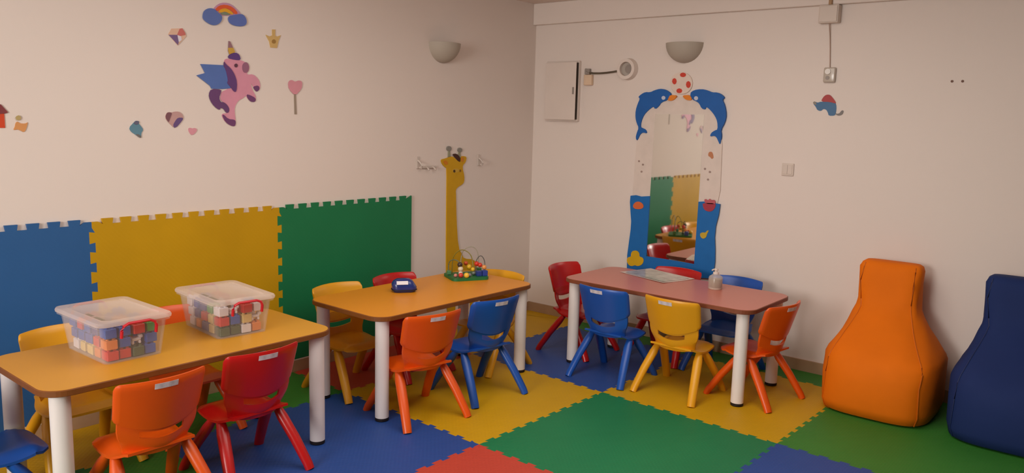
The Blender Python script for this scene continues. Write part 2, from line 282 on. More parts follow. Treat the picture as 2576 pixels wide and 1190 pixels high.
# ------------------------------------------------------------------ the room
HC = 2.345; XL, YB = -7.0, -7.0
bm = nb(); box(bm, XL, .2, YB, .2, -.12, -.013); struct('floor', bm, SUB)
bm = nb(); box(bm, XL, .2, 0, .2, -.013, HC); struct('wall_left', bm, WALL)
bm = nb(); box(bm, 0, .2, YB, 0, -.013, HC); struct('wall_right', bm, WALL)
bm = nb(); box(bm, XL-.2, XL, YB, .2, -.013, HC); struct('wall_side', bm, WALL)
bm = nb(); box(bm, XL-.2, .2, YB-.2, YB, -.013, HC); struct('wall_back', bm, WALL)
bm = nb(); box(bm, XL-.2, .2, YB-.2, .2, HC, HC+.1); struct('ceiling', bm, CEIL)
bm = nb(); box(bm, -.04, 0, YB, 0, 2.19, HC, .004, 1); struct('trim_1', bm, WALL)
bm = nb(); box(bm, XL, 0, -.012, 0, -.013, .066); struct('baseboard_left', bm, SKIRT)
bm = nb(); box(bm, -.012, 0, YB, -.012, -.013, .07); struct('baseboard_right', bm, SKIRT)
bm = nb(); box(bm, XL, 0, -.013, 0, .066, .073); struct('trim_2', bm, GROUT)

# ------------------------------------------------------------------ foam mats
def jig(a, b, n=10, amp=.009):
    """interlocking edge from a to b; returns points without the last one"""
    a, b = Vector(a), Vector(b); d = b-a; L = d.length; d /= L; nrm = Vector((-d.y, d.x))
    pts = [a]; m = .03*L; P = (L-2*m)/n
    pts.append(a+d*m)
    for k in range(n):
        s = m+k*P
        for t, h in ((.25, -1), (.2, 1), (.8, 1), (.75, -1)):
            pts.append(a+d*(s+t*P)+nrm*amp*h)
    pts.append(a+d*(L-m))
    return pts
TH = GTH
def gw(u, v):
    x = GX+math.cos(TH)*u-math.sin(TH)*v; y = GY+math.sin(TH)*u+math.cos(TH)*v
    return (min(x, -.013), min(y, -.014))
TILES = [
 (1, 1, 'yellow', 'yellow floor mat offcut filling the corner where the two walls meet'),
 (0, 1, 'yellow', 'yellow foam floor mat behind the glossy red chair near the room corner'),
 (-1, 1, 'red', 'red foam floor mat along the left wall under the middle table'),
 (-2, 1, 'green', 'green foam floor mat along the left wall under the gap between two tables'),
 (-3, 1, 'yellow', 'yellow foam floor mat along the left wall under the table with toy boxes'),
 (1, 0, 'green', 'narrow green floor mat strip against the wall below the mirror'),
 (0, 0, 'blue', 'blue foam floor mat under the far half of the red table'),
 (-1, 0, 'yellow', 'yellow foam floor mat under the right half of the middle table'),
 (-2, 0, 'blue', 'blue foam floor mat in front of the gap between the two wooden tables'),
 (-3, 0, 'green', 'green foam floor mat below the orange chair at the toy box table'),
 (1, -1, 'green', 'narrow green floor mat strip against the wall beside the orange beanbag'),
 (0, -1, 'yellow', 'yellow foam floor mat under the near half of the red table'),
 (-1, -1, 'emerald', 'large emerald green foam floor mat in the open middle of the floor'),
 (-2, -1, 'red', 'red foam floor mat cut by the bottom edge of the photo'),
 (1, -2, 'green', 'narrow green floor mat strip behind the two beanbags'),
 (0, -2, 'green', 'light green foam floor mat under the front of the two beanbags'),
 (-1, -2, 'blue', 'blue foam floor mat at the bottom right of the photo'),
 (0, -3, 'yellow', 'yellow foam floor mat beyond the blue beanbag'),
]
for i, j, colr, lab in TILES:
    u1 = i+1 if i < 1 else i+.3; v1 = j+1 if j < 1 else j+.6
    c = [(i, j), (u1, j), (u1, v1), (i, v1)]
    pts = []
    # bottom, right, top, left: always generated along +u / +v so neighbours share the same line
    nu = 10 if i < 1 else 3; nv = 10 if j < 1 else 6
    pts += jig(c[0], c[1], nu)
    pts += jig(c[1], c[2], nv) if i < 1 else [Vector(c[1])]
    top = jig(c[3], c[2], nu)+[Vector(c[2])]
    pts += (top[::-1][:-1] if j < 1 else [Vector(c[2])])
    left = jig(c[0], c[3], nv)+[Vector(c[3])]
    pts += left[::-1][:-1]
    out = []
    for p in pts:
        w = gw(p.x, p.y)
        if not out or (Vector(w)-Vector(out[-1])).length > 1e-4: out.append(w)
    bm = nb(); prism(bm, out, lambda p, t: (p[0], p[1], -.012+.012*t))
    o = finish('foam_floor_mat', bm, FOAM[colr]); tag(o, lab, 'floor mat', 'interlocking foam mats on the floor')

ZM0, ZM1 = .075, .966
def wallmat(x0, x1, colr, lab, right_cut=False):
    pts = []
    pts += [Vector((x0, ZM0)), Vector((x1, ZM0))]
    if right_cut: pts += [Vector((x1, ZM1+.012))]
    else: pts += jig((x1, ZM0), (x1, ZM1), 9, .013)+[Vector((x1, ZM1))]
    top = jig((x0, ZM1), (x1, ZM1), 11, .013)
    if right_cut: pts += top[::-1][1:-1]
    else: pts += top[::-1][:-1]
    left = jig((x0, ZM0), (x0, ZM1), 9, .013)+[Vector((x0, ZM1))]
    pts += left[::-1][:-1]
    out = []
    for p in pts:
        if not out or (p-out[-1]).length > 1e-4: out.append(p)
    bm = nb(); prism(bm, out, lambda p, t: (p.x, -.001-.013*t, p.y))
    o = finish('foam_wall_mat', bm, FOAM[colr]); tag(o, lab, 'wall mat', 'foam mats fixed to the left wall')
wallmat(XM-3*MS, XM-2*MS, 'wallblue', 'blue foam wall mat with toothed top edge, leftmost on the wall')
wallmat(XM-2*MS, XM-MS, 'yellow', 'yellow foam wall mat between the blue and the green mats')
wallmat(XM-MS, XM, 'emerald', 'green foam wall mat with straight right edge beside the giraffe', True)

# ------------------------------------------------------------------ stickers
def A_(d0, d1): return lambda p, t: (p[0], -(d0+(d1-d0)*t), p[1])
def B_(d0, d1): return lambda p, t: (-(d0+(d1-d0)*t), p[0], p[1])
def flat(name, key, rgb, parent, wall='A', d0=-.0015, d1=.003, sm=1, rough=.55, label=None):
    o_p = Vector((0, 0, 0)); q = parent
    while q: o_p = o_p+q.location; q = q.parent
    f = (A_ if wall == 'A' else B_)(d0, d1)
    pts = chaikin(T[key], sm) if sm else T[key]
    bm = nb(); prism(bm, pts, lambda p, t: Vector(f(p, t))-o_p)
    o = finish(name, bm, mat('paint_%d_%d_%d' % rgb, rgb, rough, .35, .04, 15), parent)
    if label: o['label'] = label
    return o
def cen(key, wall):
    q = T[key]; a = sum(p[0] for p in q)/len(q); b = sum(p[1] for p in q)/len(q)
    return (round(a, 3), 0, round(b, 3)) if wall == 'A' else (0, round(a, 3), round(b, 3))
def sticker(name, label, key, wall='A', cat='wall sticker'):
    return thing(name, label, cat, cen(key, wall), 0, 'cartoon stickers on the walls')
L1, L2, L3 = (-.0015, .003), (.003, .0045), (.0045, .006)
s = sticker('unicorn_sticker', 'large pink winged unicorn wall sticker with purple mane and blue wing', 'uni_body')
flat('body', 'uni_body', (214, 146, 166), s, 'A', *L1)
flat('wing', 'uni_wing', (84, 112, 176), s, 'A', *L2, sm=0)
flat('tail', 'uni_tail', (104, 66, 112), s, 'A', *L2)
flat('mane', 'uni_mane', (98, 62, 118), s, 'A', *L3)
hn = flat('horn', 'uni_horn', (150, 110, 118), s, 'A', *L2, sm=0); flat('gold_band', 'uni_horn_band', (196, 158, 64), hn, 'A', *L3, sm=0)
flat('fringe', 'uni_fringe', (92, 62, 126), s, 'A', *L3)
for k in (1, 2, 3): flat('hoof', 'uni_hoof%d' % k, (112, 66, 110), s, 'A', *L2)
flat('muzzle', 'uni_muzzle', (150, 100, 124), s, 'A', *L2, sm=0); flat('eye', 'uni_eye', (92, 56, 72), s, 'A', *L3, sm=0)
s = sticker('rainbow_sticker', 'rainbow wall sticker between two blue clouds above the unicorn', 'rb_arch')
flat('arch', 'rb_arch', (196, 146, 176), s, 'A', *L1); flat('red_band', 'rb_red', (222, 92, 48), s, 'A', *L2)
flat('yellow_band', 'rb_yellow', (224, 164, 36), s, 'A', *L3); flat('green_band', 'rb_green', (122, 134, 110), s, 'A', *L3)
flat('cloud', 'rb_cloud1', (92, 114, 176), s, 'A', .003, .007, 2); flat('cloud', 'rb_cloud2', (92, 112, 180), s, 'A', .003, .007, 2)
s = sticker('diamond_sticker', 'faceted diamond wall sticker left of the rainbow', 'dia')
flat('outline', 'dia', (222, 184, 158), s, 'A', *L1, sm=0); flat('red_facet', 'dia_red', (200, 110, 104), s, 'A', *L2, sm=0)
flat('purple_facet', 'dia_purple', (116, 92, 134), s, 'A', *L2, sm=0); flat('white_facet', 'dia_white', (222, 216, 224), s, 'A', *L2, sm=0)
s = sticker('crown_sticker', 'small yellow crown wall sticker right of the rainbow', 'crown')
flat('crown_body', 'crown', (208, 174, 110), s, 'A', *L1, sm=0); flat('gem', 'crown_gem', (158, 122, 62), s, 'A', *L2, sm=0)
s = sticker('lollipop_sticker', 'pink heart lollipop wall sticker on a grey stick right of the unicorn', 'lolly_heart')
flat('heart', 'lolly_heart', (214, 146, 158), s, 'A', *L2); flat('stick', 'lolly_stick', (156, 140, 124), s, 'A', *L1, sm=0)
s = sticker('striped_heart_sticker', 'purple and pink striped heart wall sticker below the diamond', 'heart')
flat('heart', 'heart', (192, 152, 148), s, 'A', *L1); flat('maroon_stripe', 'heart_dark', (124, 84, 92), s, 'A', *L2); flat('violet_stripe', 'heart_violet', (104, 80, 128), s, 'A', *L2)
o = flat('small_heart_sticker', 'small_heart', (216, 150, 162), None); tag(o, 'tiny plain pink heart wall sticker beside the striped heart', 'wall sticker', 'cartoon stickers on the walls')
s = sticker('bird_sticker', 'small blue bird-like wall sticker left of the striped heart', 'bird')
flat('body', 'bird', (96, 138, 156), s, 'A', *L1); flat('crest', 'bird_crest', (100, 100, 122), s, 'A', *L2); flat('tail', 'bird_tail', (112, 108, 106), s, 'A', *L2)
s = sticker('house_sticker', 'red house wall sticker cut by the left edge of the photo', 'house_wall')
flat('house_wall', 'house_wall', (206, 72, 38), s, 'A', *L1, sm=0); flat('roof', 'house_roof', (128, 60, 62), s, 'A', *L2, sm=0)
s = sticker('animal_sticker', 'small orange animal wall sticker with olive round head beside the red house', 'gir_body')
flat('body', 'gir_body', (214, 150, 92), s, 'A', *L1); flat('head', 'gir_head', (184, 162, 108), s, 'A', *L2, sm=0)
s = sticker('elephant_sticker', 'blue animal wall sticker with red dome back below the call button on the right wall', 'tur', 'B')
flat('body', 'tur', (72, 112, 150), s, 'B', *L1); flat('red_back', 'tur_shell', (172, 66, 66), s, 'B', *L2); flat('tail', 'tur_tail', (128, 122, 118), s, 'B', *L2)
flat('snout', 'tur_nose', (140, 132, 122), s, 'B', *L2)
# giraffe
s = thing('giraffe_wall_figure', 'tall yellow cut-out giraffe on the left wall behind the middle table', 'wall decoration', cen('giraffe', 'A'))
flat('body', 'giraffe', (206, 158, 10), s, 'A', .0005, .008, 1); flat('hair', 'giraffe_hair', (70, 34, 24), s, 'A', .008, .010)
flat('ear', 'giraffe_ear1', (208, 126, 24), s, 'A', .008, .010); flat('ear', 'giraffe_ear2', (206, 130, 40), s, 'A', .008, .010)
for k in (1, 2):
    h = flat('horn', 'giraffe_horn%d' % k, (150, 148, 122), s, 'A', .0005, .007, 0); flat('knob', 'giraffe_knob%d' % k, (140, 136, 128), h, 'A', .0005, .010, 0)
flat('eye', 'giraffe_eye', (204, 164, 60), s, 'A', .008, .0095, 0); flat('pupil', 'giraffe_pupil', (78, 54, 22), s, 'A', .0095, .011, 0); flat('pupil', 'giraffe_pupil2', (140, 98, 26), s, 'A', .0095, .011, 0)

# ------------------------------------------------------------------ mirror with dolphins
s = thing('dolphin_mirror', 'tall wall mirror in a blue sea frame topped by two dolphins and a ball', 'mirror', cen('mirror', 'B'))
BL = (24, 92, 168)
flat('back_board', 'board', (221, 207, 196), s, 'B', .0005, .010, 0)
fr = flat('sea_frame', 'sea', (20, 104, 176), s, 'B', .010, .019, 0)
pane = flat('mirror_pane', 'mirror', (228, 228, 222), s, 'B', .010, .014, 0)
mm = mat('mirror_glass', (236, 236, 230), .03, .5, .0, 1, metal=1.0); pane.data.materials[0] = mm
for k in (1, 2):
    dl = flat('dolphin', 'dol%d' % k, BL, s, 'B', .004, .019, 1)
    flat('beak', 'dol%d_beak' % k, (226, 132, 40), dl, 'B', .004, .021, 1); flat('eye', 'dol%d_eye' % k, (196, 200, 214), dl, 'B', .019, .021, 0)
bl = flat('ball', 'ball', (226, 208, 194), s, 'B', .0005, .012, 0)
for k in range(4): flat('spot', 'ball_spot%d' % k, (206, 66, 48), bl, 'B', .012, .014, 0)
for nm, key, rgb in (('shell', 'shell', (216, 104, 54)), ('octopus', 'octopus', (214, 166, 12)), ('crab', 'crab', (166, 56, 72)), ('crab_claws', 'crab_claws', (188, 92, 100)),
                     ('fish', 'fish', (196, 164, 48))):
    flat(nm, key, rgb, s, 'B', .019, .022, 1)
flat('seahorse', 'seahorse', (190, 126, 88), s, 'B', .010, .013, 1)
for k in range(6): flat('bubble', 'bubble%d' % k, (158, 136, 126), s, 'B', .010, .012, 0)

# ------------------------------------------------------------------ fittings on the walls
def half_bowl(name, parent, W, D, Hh, wall):
    bm = nb(); n, m = 16, 8; t = .006
    def pt(i, j, sc):
        a = math.pi*i/n; e = (math.pi/2)*j/m
        u = math.cos(a)*math.cos(e)*W/2*sc; d = math.sin(a)*math.cos(e)*D*sc; z = -math.sin(e)*Hh*sc
        return (u, -d, z) if wall == 'A' else (-d, u, z)
    for sc in (1, .93):
        g = [[bm.verts.new(pt(i, j, sc)) for i in range(n+1)] for j in range(m)]
        tip = bm.verts.new(pt(0, m, sc))
        for j in range(m-1):
            for i in range(n): bm.faces.new((g[j][i], g[j][i+1], g[j+1][i+1], g[j+1][i]))
        for i in range(n): bm.faces.new((g[m-1][i], g[m-1][i+1], tip))
        if sc == 1: rim = g[0]
        else:
            for i in range(n): bm.faces.new((rim[i], rim[i+1], g[0][i+1], g[0][i]))
    return finish(name, bm, mat('sconce_plaster', (178, 168, 154), .6, .3, .02), parent, 50)
for wall, loc, W, lab in (('A', (-.995, 0, 1.972), .25, 'white half-bowl wall lamp high on the left wall above the giraffe'),
                          ('B', (0, -1.252, 2.012), .26, 'white half-bowl wall lamp above the dolphin mirror')):
    s = thing('wall_lamp', lab, 'wall lamp', loc, 0, 'half-bowl wall lamps')
    half_bowl('lamp_shade', s, W, .12, .128, wall)
    bm = nb()
    if wall == 'A': box(bm, -.05, .05, -.012, -.0005, -.08, -.01)
    else: box(bm, -.012, -.0005, -.05, .05, -.08, -.01)
    finish('back_plate', bm, WHITE, s)
# electric cabinet
s = thing('electrical_cabinet', 'white square electrical cabinet with ajar door on the right wall near the corner', 'electrical box', (0, -.283, 1.70))
bm = nb(); box(bm, -.03, .0015, -.145, .15, -.215, .22, .004, 1); finish('cabinet_body', bm, WHITE, s)
bm = nb(); box(bm, -.010, 0, -.292, 0, -.205, .21, .003, 1)
dr = finish('door', bm, WHITE, s); dr.location = (-.032, .145, 0); dr.rotation_euler = (0, 0, math.radians(-5))
bm = nb(); box(bm, -.016, -.010, -.28, -.268, -.02, .03); finish('latch', bm, GREY, dr)
bm = nb(); box(bm, -.033, -.030, -.143, -.118, -.20, .205); finish('painted_gap_shade', bm, DGREY, s)  # dark grey strip painting the shadow along the door edge
s = thing('cable_socket', 'small beige junction socket with a cable right of the electrical cabinet', 'socket', (0, -.505, 1.80))
bm = nb(); box(bm, -.03, -.0005, -.034, .034, -.055, .02, .004, 1); finish('beige_box', bm, mat('beige_plastic', (220, 192, 164), .5), s)
bm = nb(); box(bm, -.028, -.0005, -.012, .03, .022, .062, .003, 1); finish('grey_connector', bm, GREY, s)
bm = nb(); tube(bm, [(-.02, -.483, 1.862), (-.022, -.486, 1.846), (-.022, -.508, 1.834), (-.02, -.55, 1.829), (-.02, -.60, 1.828), (-.02, -.66, 1.831), (-.02, -.72, 1.837), (-.03, -.765, 1.842)], .0065, 8)
o = finish('black_cable', bm, mat('dark_cable', (92, 80, 64), .6), None, 60); tag(o, 'dark cable sagging between the junction socket and the round wall vent', 'cable')
s = thing('round_wall_vent', 'round white vent ring with grey centre left of the wall lamp', 'vent', (0, -.829, 1.853))
def disc(name, x0, x1, r, m_, par, dy=0, dz=0, hole=None):
    bm = nb()
    n = 28
    if hole:
        R = []
        for x, rr in ((x0, r), (x1, r*.93), (x1, hole), (x0, hole)):
            R.append([bm.verts.new((x, dy+rr*math.cos(2*math.pi*k/n), dz+rr*math.sin(2*math.pi*k/n))) for k in range(n)])
        for i in range(4):
            for k in range(n): bm.faces.new((R[i][k], R[i][(k+1) % n], R[(i+1) % 4][(k+1) % n], R[(i+1) % 4][k]))
    else:
        tube(bm, [(x0, dy, dz), (x1, dy, dz)], r, n)
    return finish(name, bm, m_, par, 40)
disc('ring', -.0005, -.045, .075, WHITE, s, hole=.048)
disc('grille', -.0005, -.018, .047, mat('vent_grey', (176, 166, 156), .5), s)
disc('dark_opening', -.018, -.022, .03, GREY, s, -.012, 0)
s = thing('junction_box', 'square white junction box high on the right wall below the beam', 'electrical box', (0, -2.178, 2.138))
bm = nb(); box(bm, -.055, -.0005, -.056, .056, -.052, .05, .005, 2); finish('box_body', bm, WHITE2, s)
bm = nb(); box(bm, -.060, -.055, -.05, .05, -.046, .044, .002, 1); finish('box_lid', bm, WHITE2, s)
bm = nb(); tube(bm, [(-.047, -.005, .05), (-.047, -.005, .20)], .011, 8); finish('conduit', bm, mat('brown_conduit', (176, 142, 108), .6), s)
s = thing('call_button', 'small clear call button hanging on a thin cord below the junction box', 'call button', (0, -2.20, 1.795))
bm = nb(); tube(bm, [(-.02, .024, .291), (-.008, .018, .22), (-.006, .012, .15), (-.006, .004, .04)], .003, 6); finish('cord', bm, mat('pale_cord', (180, 154, 138), .6), s)
bm = nb(); box(bm, -.022, -.0005, -.034, .034, -.045, .042, .008, 3); finish('button_case', bm, mat('greyish_plastic', (186, 174, 160), .2, .6), s, 50)
disc('button', -.022, -.028, .016, mat('glossy_white', (236, 232, 226), .1, .7), s, .008, .018)
disc('keyhole', -.022, -.0245, .011, GREY, s, .008, -.018)
s = thing('wall_switch', 'pale square wall switch plate right of the mirror', 'switch', (0, -1.995, 1.23))
bm = nb(); box(bm, -.009, -.0005, -.037, .037, -.038, .038, .004, 2); finish('plate', bm, WHITE2, s)
bm = nb(); box(bm, -.012, -.009, -.028, -.001, -.028, .028, .001, 1); finish('rocker', bm, WHITE2, s)
bm = nb(); box(bm, -.012, -.009, .001, .028, -.028, .028, .001, 1); finish('rocker', bm, WHITE2, s)
for y, l in ((-2.84, 'left one of two small screw holes in the bare right wall'), (-2.89, 'right one of two small screw holes in the bare right wall')):
    bm = nb(); tube(bm, [(.0015, y, 1.752), (-.0025, y, 1.752)], .007, 10)
    tag(finish('screw_hole', bm, mat('hole_brown', (120, 92, 80), .8)), l, 'hole', 'screw holes in the right wall')
# coat hooks on the left wall
HOOKW = mat('hook_white', (206, 194, 184), .5, .3, .02)
def hook(x, z, lab, rail):
    s = thing('coat_hook', lab, 'coat hook', (x, 0, z), 0, 'white coat hooks beside the giraffe')
    bm = nb(); box(bm, -.013, .013, -.006, -.0005, -.04, .04, .002, 1); finish('hook_plate', bm, HOOKW, s)
    bm = nb(); tube(bm, [(0, -.004, .015), (0, -.03, .0), (0, -.042, -.02), (0, -.035, -.034), (0, -.022, -.030)], .006, 8); finish('hook_arm', bm, HOOKW, s, 60)
    if rail:
        bm = nb(); box(bm, .02, .165, -.012, -.0005, -.04, -.022, .003, 1); finish('rail', bm, HOOKW, s)
        for dx in (.07, .13):
            bm = nb(); tube(bm, [(dx, -.01, -.03), (dx, -.03, -.04), (dx, -.036, -.05)], .005, 8); finish('peg', bm, HOOKW, s, 60)
hook(-1.208, 1.19, 'white coat hook rail on the wall left of the giraffe head', True)
hook(-.617, 1.195, 'single white coat hook on the wall right of the giraffe head', False)

# ------------------------------------------------------------------ tables
ZT = .535
def table(cx, cy, L, W, along, top, edge, lab):
    s = thing('play_table', lab, 'table', (cx, cy, 0), 0 if along == 'x' else math.pi/2)
    o_ = rrect(-L/2, L/2, -W/2, W/2, .085, 8); i_ = rrect(-L/2+.004, L/2-.004, -W/2+.004, W/2-.004, .083, 8)
    bm = nb(); prism(bm, i_, lambda p, t: (p[0], p[1], ZT-.024+.024*t)); finish('tabletop', bm, top, s)
    bm = nb()
    n = len(o_)
    R = [[bm.verts.new((*p, z)) for p in q] for q, z in ((i_, ZT-.0245), (o_, ZT-.022), (o_, ZT-.003), (i_, ZT-.0005))]
    for a in range(3):
        for k in range(n): bm.faces.new((R[a][k], R[a][(k+1) % n], R[a+1][(k+1) % n], R[a+1][k]))
    for k in range(n): bm.faces.new((R[3][k], R[3][(k+1) % n], R[0][(k+1) % n], R[0][k]))
    finish('edge_band', bm, edge, s)
    for sx in (-1, 1):
        for sy in (-1, 1):
            x, y = sx*(L/2-.066), sy*(W/2-.06)
            bm = nb(); cyl(bm, x, y, .018, ZT-.0245, .034, 24); lg = finish('leg', bm, LEGW, s, 40)
            bm = nb(); lathe(bm, [(.030, .0), (.034, .004), (.034, .0175), (.031, .0178)], 24, x, y); finish('foot_cap', bm, BLACK, lg, 40)
    return s
table(-3.24, -.71, 1.2, .585, 'x', WOODY, EDGE, 'yellow wooden play table on white legs holding two toy boxes')
table(-1.788, -.71, 1.2, .585, 'x', WOODO, EDGE, 'orange-brown wooden play table on white legs with a blue pouch and bead maze')
table(-.64, -1.60, 1.22, .585, 'y', REDT, EDGER, 'dusty red play table on white legs below the dolphin mirror')

# ------------------------------------------------------------------ chairs
def sheet(bm, fn, us, vs, thick, hole=None):
    """sheet of quads fn(u, v) with solid thickness away from the normal side given by fn(u,v,1)"""
    F = {}; K = {}
    for i, u in enumerate(us):
        for j, v in enumerate(vs):
            F[i, j] = bm.verts.new(fn(u, v, 0)); K[i, j] = bm.verts.new(fn(u, v, 1))
    cells = {(i, j) for i in range(len(us)-1) for j in range(len(vs)-1) if not (hole and hole((us[i]+us[i+1])/2, (vs[j]+vs[j+1])/2))}
    for i, j in cells:
        bm.faces.new((F[i, j], F[i+1, j], F[i+1, j+1], F[i, j+1]))
        bm.faces.new((K[i, j], K[i, j+1], K[i+1, j+1], K[i+1, j]))
        for (di, dj), (a, b) in (((-1, 0), ((i, j), (i, j+1))), ((1, 0), ((i+1, j), (i+1, j+1))), ((0, -1), ((i, j), (i+1, j))), ((0, 1), ((i, j+1), (i+1, j+1)))):
            if (i+di, j+dj) not in cells:
                bm.faces.new((F[a], F[b], K[b], K[a]))
    loose = [v for v in bm.verts if not v.link_faces]
    bmesh.ops.delete(bm, geom=loose, context='VERTS')
    return bm
def span(a, b, n): return [a+(b-a)*k/n for k in range(n+1)]
def smooth01(t): t = max(0, min(1, t)); return t*t*(3-2*t)
def make_chair(colr):
    m = PLAST[colr]
    s = thing('plastic_chair', 'x', 'chair', (0, 0, 0))
    # seat: shallow pan, sides roll down to the leg sockets, front lip rolls down
    def seat(u, v, k):
        hw = .150-.008*(v > .8)*(v-.8)/.2-.026*smooth01((.30-v)/.30)
        x = u*hw; y = -.120+v*.285
        yc = 1-.10*abs(u)**4*(1 if v > .9 else 0)
        z = .287-.010*(1-u*u)*math.sin(math.pi*min(1, v*1.05))-.030*smooth01((abs(u)-.62)/.38)*max(0, 1-(abs(v-.50)/.46)**2)-.022*smooth01((v-.80)/.2)
        if abs(u) > .8 and v > .85: y -= .02*(abs(u)-.8)/.2
        return (x, y*yc, z-(.010 if k else 0))
    bm = nb(); sheet(bm, seat, span(-1, 1, 20), span(0, 1, 14), .01); finish('seat', bm, m, s, 50)
    # lower back: narrower web with a crescent hand slot
    def lower(u, v, k):
        hw = .120+.027*smooth01(v*1.5)
        z = .258+v*.152+.018*u**4*(1-v)-.013*max(0, 1-(u/.56)**2)*math.sin(math.pi*v)
        y = -.110-.022*v+.040*u*u+.010*smooth01(1-v*3)
        return (u*hw, y-(.010 if k else 0), z)
    us = sorted(set(span(-1, 1, 16)+span(-.56, .56, 10))); vs = sorted(set(span(0, .5, 6)+[.5, .67, .74, .82, .9, 1.]))
    def slot(u, v): return abs(u) < .56 and .5 < v < .67
    bm = nb(); sheet(bm, lower, us, vs, .01, slot); finish('lower_back', bm, m, s, 50)
    # upper back: wider shell with tight rounded corners and a curved lower flange
    def upper(u, v, k):
        zb = .358+.044*u*u; zt = .556-.004*u*u
        e = max(abs(u)-.90, 0)/.10
        f = 1-math.sqrt(max(0, 1-e*e))
        zt -= .015*f; zb += .014*f
        z = zb+(zt-zb)*v
        hw = .157+.009*(z-.38)/.17
        y = -.129-.050*(z-.38)/.17+.052*u*u
        t = .019
        if k and v > .93: y += .006*(v-.93)/.07
        if k and abs(u) > .93: y += .006*(abs(u)-.93)/.07
        if not k and v > .93: y -= .006*(v-.93)/.07
        return (u*hw, y-(t if k else 0), z)
    bm = nb(); sheet(bm, upper, sorted(set(span(-1, 1, 20)+[-.97, -.93, .93, .97])), span(0, .93, 9)+[.965, 1.], .018); ub = finish('backrest', bm, m, s, 50)
    def lab(u, v, k):
        x, y, z = upper(-.06+.25*u, .83+.105*v, 1); return (x, y-(.0004 if not k else .0016), z)
    bm = nb(); sheet(bm, lab, span(-1, 1, 6), span(0, 1, 2), .001); finish('label_sticker', bm, STICK, ub, 50)
    # side gussets joining back web and seat, then four splayed legs
    for sx in (-1, 1):
        for sy in (1, -1):
            P = [(sx*.129, sy*.030, .247), (sx*.137, sy*.058, .208), (sx*.156, sy*.118, .125), (sx*.176, sy*.182, .022), (sx*.179, sy*.192, 0)]
            bm = nb(); tube(bm, P, [.019, .0255, .0245, .0225, .0215], 12, (1.0, .82)); finish('leg', bm, m, s, 50)
    return s
CH = [
 ('yellow', -3.50, -.37, 180, 'yellow plastic chair behind the toy box table, left of the left toy box'),
 ('orange', -3.02, -.36, 180, 'orange plastic chair behind the toy box table, seen between the two toy boxes'),
 ('orange', -3.50, -.985, 0, 'orange plastic chair with its back to the viewer at the toy box table'),
 ('red', -3.07, -.95, 0, 'red plastic chair with its back to the viewer at the toy box table'),
 ('blue', -3.92, -.665, -90, 'blue plastic chair seat cut off at the lower left corner of the photo'),
 ('yellow', -2.115, -.46, 180, 'yellow plastic chair behind the middle table, in front of the green wall mat'),
 ('red', -1.695, -.46, 180, 'red plastic chair on the wall side of the middle table, beyond the blue pouch'),
 ('orange', -2.14, -1.0, -10, 'orange plastic chair with its back to the viewer at the middle table'),
 ('blue', -1.685, -1.0, -7, 'blue plastic chair with its back to the viewer at the middle table'),
 ('yellow', -1.28, -.71, 90, 'yellow plastic chair at the far end of the middle table, behind the bead maze'),
 ('red', -.63, -.93, 180, 'glossy red plastic chair at the far end of the red table, by the room corner'),
 ('red', -.35, -1.41, 90, 'red plastic chair between the red table and the dolphin mirror'),
 ('blue', -.34, -1.81, 90, 'blue plastic chair on the wall side of the red table behind the bottle'),
 ('blue', -.92, -1.38, -90, 'blue plastic chair with its back to the viewer at the red table'),
 ('yellow', -.885, -1.80, -90, 'yellow plastic chair with its back to the viewer at the red table'),
 ('orange', -.66, -2.15, -8, 'orange plastic chair at the near end of the red table, beside the orange beanbag'),
]
proto = {}
for colr, x, y, a, lab in CH:
    if colr in proto: o = copy_tree(proto[colr])
    else: o = proto[colr] = make_chair(colr)
    o.location = (x, y, 0); o.rotation_euler = (0, 0, math.radians(a)); tag(o, lab, 'chair', 'small plastic chairs around the play tables')

